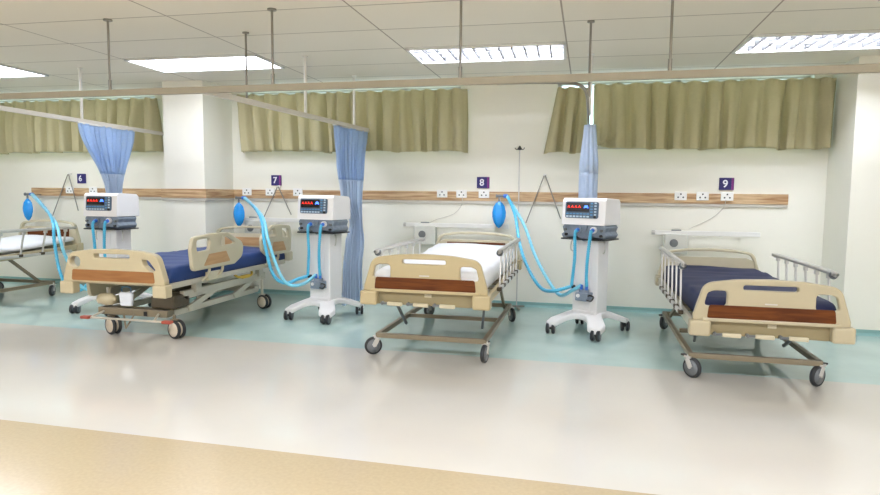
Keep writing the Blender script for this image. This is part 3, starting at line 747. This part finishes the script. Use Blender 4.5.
# ------------------------------------------------------------------ ventilators
def ventilator(x, y, deg, label, hoses, head_turn=0):
    v = thing('ventilator', label, 'ventilator', (x, y, 0), radians(deg))
    # base: four curved legs
    CX, CY = .215, .27
    tips = []
    a_, b__ = CX+.045, CY+.045
    star = rounded([(-a_+.03, -b__, .02), (-a_+.11, -b__, .02), (-.07, -.17, .14), (.07, -.17, .14), (a_-.11, -b__, .02), (a_-.03, -b__, .02), (a_, -b__+.03, .02), (a_, -b__+.11, .02), (.15, -.06, .12), (.15, .06, .12), (a_, b__-.11, .02), (a_, b__-.03, .02), (a_-.03, b__, .02), (a_-.11, b__, .02), (.07, .17, .14), (-.07, .17, .14), (-a_+.11, b__, .02), (-a_+.03, b__, .02), (-a_, b__-.03, .02), (-a_, b__-.11, .02), (-.15, .06, .12), (-.15, -.06, .12), (-a_, -b__+.11, .02), (-a_, -b__+.03, .02)], .02, 6)
    bo = plate('base', star, [], .05, M['ventwhite'], v, .012, rot=Matrix.Rotation(pi/2, 4, 'X'))
    for q in bo.data.vertices:
        q.co.z += .175-.62*(q.co.x**2+q.co.y**2)**.9*.9
    bs = MB()
    bs.box((0, 0, .175), (.22, .22, .05))
    bs.build('column_foot', M['ventwhite'], v, bevel=.01)
    for sx_, sy, yw in ((-1, -1, .35), (1, -1, .15), (1, 1, .6), (-1, 1, .3)):
        caster(v, sx_*CX, sy*CY, .105, yw, .045, True, 'hub', fork='black')
    # column
    cl = MB().box((-.03, -.02, .49), (.17, .14, .67)); cl.box((.085, .01, .49), (.07, .20, .67)); cl.box((-.11, .03, .49), (.05, .16, .67))
    cl.build('column', M['ventwhite'], v, bevel=.01)
    MB().tube([(.13, -.02, .80), (.155, -.04, .79), (.155, -.045, .72), (.13, -.02, .70)], .006).build('side_handle', M['alu'], v)
    MB().tube([(-.14, -.02, .80), (-.165, -.04, .79), (-.165, -.045, .72), (-.14, -.02, .70)], .006).build('side_handle', M['alu'], v)
    # tray and grey chassis
    tp = rounded([(-.205, -.15), (.205, -.15), (.205, .15), (-.205, .15)], .02)
    ty = plate('tray', tp, [], .012, M['black'], v, .003, rot=Matrix.Rotation(pi/2, 4, 'X'), loc=(0, -.02, .822))
    ch = plate('lower_chassis', rounded([(-.2, .83, .01), (-.215, .86, .01), (-.19, .875, .01), (-.205, .925, .01), (-.17, .97, .01), (.17, .97, .01), (.205, .925, .01), (.19, .89, .01), (.21, .86, .01), (.19, .83, .01), (.06, .845, .02), (.0, .80, .02), (-.06, .845, .02)], .01), [], .24, M['ventgrey'], v, .01, loc=(0, -.02, 0))
    for sx_, rr in ((-.04, .032), (.1, .028)):
        MB().cyl((sx_, -.14, .905), (sx_, -.165, .905), rr).build('port', M['ventgrey'] if sx_ < 0 else M['ventwhite'], ch)
    for xx, zz in ((-.17, .9), (.17, .9), (-.16, .86), (.165, .855)): MB().cyl((xx, -.14, zz), (xx, -.158, zz), .012).build('knob', M['black'] if zz < .87 else M['hub'], ch)
    MB().cyl((-.012, -.14, .93), (-.012, -.15, .93), .05).build('front_dome', M['ventgrey'], ch)
    # head
    hd = MB(); rd = .02
    prof = [(-.165, .945), (-.16, .955), (-.145, 1.15), (-.125, 1.175), (.11, 1.165), (.135, 1.14), (.14, .945)]    # side section (y, z): front leans back slightly
    hw = .203
    vs = [(-hw, p[0], p[1]) for p in prof]+[(hw, p[0], p[1]) for p in prof]; n = len(prof)
    hd._add(vs, [(i, (i+1)%n, n+(i+1)%n, n+i) for i in range(n)]+[tuple(range(n))[::-1], tuple(range(n, 2*n))], False)
    head = hd.build('head_case', M['ventwhite'], v, bevel=.014, seg=3)
    # front panel follows the lean
    p0 = Vector((0, -.160, .955)); p1 = Vector((0, -.145, 1.15)); dv = (p1-p0).normalized(); lean = math.atan2(p1.y-p0.y, p1.z-p0.z)
    R = Matrix.Rotation(-lean, 4, 'X')
    def on(z): t = (z-p0.z)/(p1.z-p0.z); return (p0+(p1-p0)*t).y
    bz_ = plate('bezel', rounded([(-.17, -.07), (-.17, .07), (.14, .07), (.14, -.07)], .02), [], .006, M['ventbezel'], head, .0015, rot=R, loc=(-.0, on(1.072)-.002, 1.072))
    plate('screen', rounded([(-.158, -.015), (-.158, .06), (.055, .06), (.055, -.015)], .005), [], .004, M['ventblack'], head, .001, rot=R, loc=(0, on(1.072)-.0055, 1.072))
    Rt = R @ RX
    text_mesh('red_readout', 'A. A. A. A.', .029, M['reddigit'], head, (-.084, on(1.1)-.009, 1.1), Rt, bold=.0004, shear=.15)
    plate('blue_icon', rounded([(-.025, -.015), (-.012, .013), (.012, .013), (.025, -.015), (.008, -.008), (-.008, -.008)], .004), [], .002, M['blueicon'], head, .0005, rot=R, loc=(.027, on(1.1)-.0085, 1.1))
    bt_ = MB(); bb = MB()
    for k in range(7):
        xx = -.146+k*.032
        bt_.box((xx, on(1.018)-.006, 1.017), (.022, .006, .014)); bb.box((xx, on(1.04)-.006, 1.040), (.022, .006, .010))
    for k in range(5):
        bb.box((.078, on(1.03+.024*k)-.006, 1.032+.024*k), (.02, .006, .013)); bt_.box((.112, on(1.03+.024*k)-.006, 1.035+.024*k), (.018, .006, .013))
    bt_.build('keypad', M['btn'], head); bb.build('blue_keypad', M['btnb'], head)
    MB().cyl((.112, on(1.02)-.003, 1.014), (.112, on(1.02)-.014, 1.014), .012).build('dial', M['black'], head)
    # humidifier
    hm = MB().box((.02, -.135, .33), (.12, .1, .07)).cyl((.02, -.135, .355), (.02, -.135, .39), .045).build('humidifier', M['ventgrey'], v, bevel=.006)
    MB().tube([(.07, -.17, .34), (.11, -.2, .355), (.135, -.19, .34), (.11, -.19, .305), (.065, -.18, .31)], .007).build('loop_handle', M['black'], hm)
    MB().cyl((-.01, -.184, .34), (-.01, -.192, .34), .016).build('dial', M['ventwhite'], hm)
    for xx in (-.005, .045): MB().cyl((xx, -.14, .385), (xx, -.14, .43), .013).build('fitting', M['fitting'], hm)
    MB().cyl((-.10, -.06, .40), (-.10, -.13, .40), .014).build('hose_clip', M['black'], v)
    for xx in (-.04, .1): MB().cyl((xx, -.165, .905), (xx, -.195, .895), .017).build('fitting', M['fitting'], v)
    # short hoses
    MB().tube([(-.04, -.19, .895), (-.045, -.205, .86), (-.055, -.18, .66), (-.085, -.15, .5), (-.10, -.14, .41)], .0135, n=10, seg=22, ribs=1).build('breathing_hose', M['hose'], v)
    MB().tube([(.10, -.19, .895), (.098, -.205, .86), (.07, -.19, .66), (.05, -.16, .5), (.045, -.14, .42)], .0135, n=10, seg=22, ribs=1).build('breathing_hose', M['hose'], v)
    inv = (Matrix.Translation((x, y, 0)) @ Matrix.Rotation(radians(deg), 4, 'Z')).inverted()
    starts = [(-.10, -.145, .405), (-.005, -.14, .425)]
    for st, (hs, mm) in zip(starts, zip(hoses, ('hose', 'hosepale'))):
        pts = [inv @ Vector(p) for p in hs]
        MB().tube([Vector(st)]+pts, .0155, n=10, seg=16, ribs=1).build('breathing_hose', M[mm], v)
    return v
def bag(x, y, z, label):
    r = thing('breathing_bag', label, 'breathing bag', (x, y, z))
    pr = [(.012, .14), (.014, .125), (.03, .115), (.055, .08), (.068, .02), (.067, -.03), (.05, -.09), (.025, -.13), (.006, -.145)]
    mb = MB(); n = 28; vs = []
    for rr, hh in pr:
        for i in range(n):
            a = 2*pi*i/n; q = rr*(1+.05*cos(6*a)); vs.append((q*cos(a), q*.62*sin(a), hh))
    fs = [(j*n+i, j*n+(i+1)%n, (j+1)*n+(i+1)%n, (j+1)*n+i) for j in range(len(pr)-1) for i in range(n)]
    mb._add(vs, fs, True); mb._add(vs[:n], [tuple(range(n))], True); mb._add(vs[-n:], [tuple(range(n))], True)
    mb.build('bag', M['bag'], r)
    MB().cyl((0, 0, .13), (0, 0, .185), .011).cyl((-.03, 0, .185), (.05, 0, .185), .014).cyl((-.03, 0, .185), (-.035, 0, .185), .02).build('connector', M['hub'], r)
    MB().cyl((.045, 0, .185), (.085, 0, .187), .02).build('fitting', M['fitting'], r)
    MB().cyl((0, 0, .18), (0, D-.03-y, .18), .007).build('wall_arm', M['polem'], r)
    return r
ventilator(0.035, 5.57, -27, 'white ventilator on a wheeled stand between the white mattress bed and the navy mattress bed', [[(-0.283, 5.5, 0.355), (-0.402, 5.684, 0.359), (-0.531, 5.868, 0.508), (-0.63, 6.052, 0.709), (-0.705, 6.236, 0.993), (-0.807, 6.42, 1.182)], [(-0.103, 5.5, 0.373), (-0.221, 5.684, 0.294), (-0.342, 5.868, 0.401), (-0.483, 6.052, 0.615), (-0.613, 6.236, 0.895), (-0.81, 6.405, 1.178)]])
bag(-0.892, 6.42, 0.995, 'blue breathing bag hanging at the wall rail right of sign 8')
ventilator(-2.45, 5.55, -12, 'white wheeled ventilator in front of the full-length blue curtain, right of the blue mattress bed', [[(-2.652, 5.38, 0.38), (-2.746, 5.3, 0.349), (-2.868, 5.3, 0.429), (-2.991, 5.38, 0.694), (-3.192, 5.65, 0.959), (-3.807, 6.42, 1.131)], [(-2.581, 5.36, 0.343), (-2.674, 5.26, 0.339), (-2.775, 5.26, 0.438), (-2.932, 5.34, 0.737), (-3.17, 5.65, 0.959), (-3.81, 6.405, 1.127)]])
bag(-3.892, 6.42, 0.944, 'blue breathing bag hanging over the head of the blue mattress bed')
ventilator(-4.62, 5.3, -3, 'white ventilator on a wheeled stand at far left behind the blue mattress bed footboard', [[(-4.902, 5.2, 0.22), (-5.071, 5.2, 0.192), (-5.233, 5.25, 0.363), (-5.336, 5.3, 0.654), (-5.567, 5.5, 0.911), (-6.757, 6.42, 1.144)], [(-4.771, 5.2, 0.226), (-4.929, 5.18, 0.252), (-5.114, 5.2, 0.546), (-5.216, 5.25, 0.702), (-5.531, 5.5, 0.88), (-6.76, 6.405, 1.14)]])
bag(-6.842, 6.42, 0.957, 'blue breathing bag hanging over the leftmost bed')
cam = bpy.data.cameras.new('camera'); co = bpy.data.objects.new('camera', cam); C.objects.link(co)
Xc = Vector((0.9729539, 0.23079783, 0.00964768)); Yc = Vector((0.02929918, -0.08187085, -0.99621219)); Zc = Vector((-0.22913375, 0.9695512, -0.08641875))
Mx = Matrix((Xc, -Yc, -Zc)).transposed().to_4x4(); Mx.translation = Vector((0, 0, 1.2)); co.matrix_world = Mx
cam.sensor_width = 36; cam.lens = 621.728/880*36; cam.clip_start = .05; cam.clip_end = 100
bpy.context.scene.camera = co
wd = bpy.data.worlds.new('world'); bpy.context.scene.world = wd; wd.use_nodes = True
wd.node_tree.nodes['Background'].inputs[0].default_value = (.75, .92, 1, 1); wd.node_tree.nodes['Background'].inputs[1].default_value = 1.0
vs_ = bpy.context.scene.view_settings; vs_.view_transform = 'Standard'; vs_.look = 'None'; vs_.gamma = 1; vs_.use_curve_mapping = False; vs_.exposure = 1.88
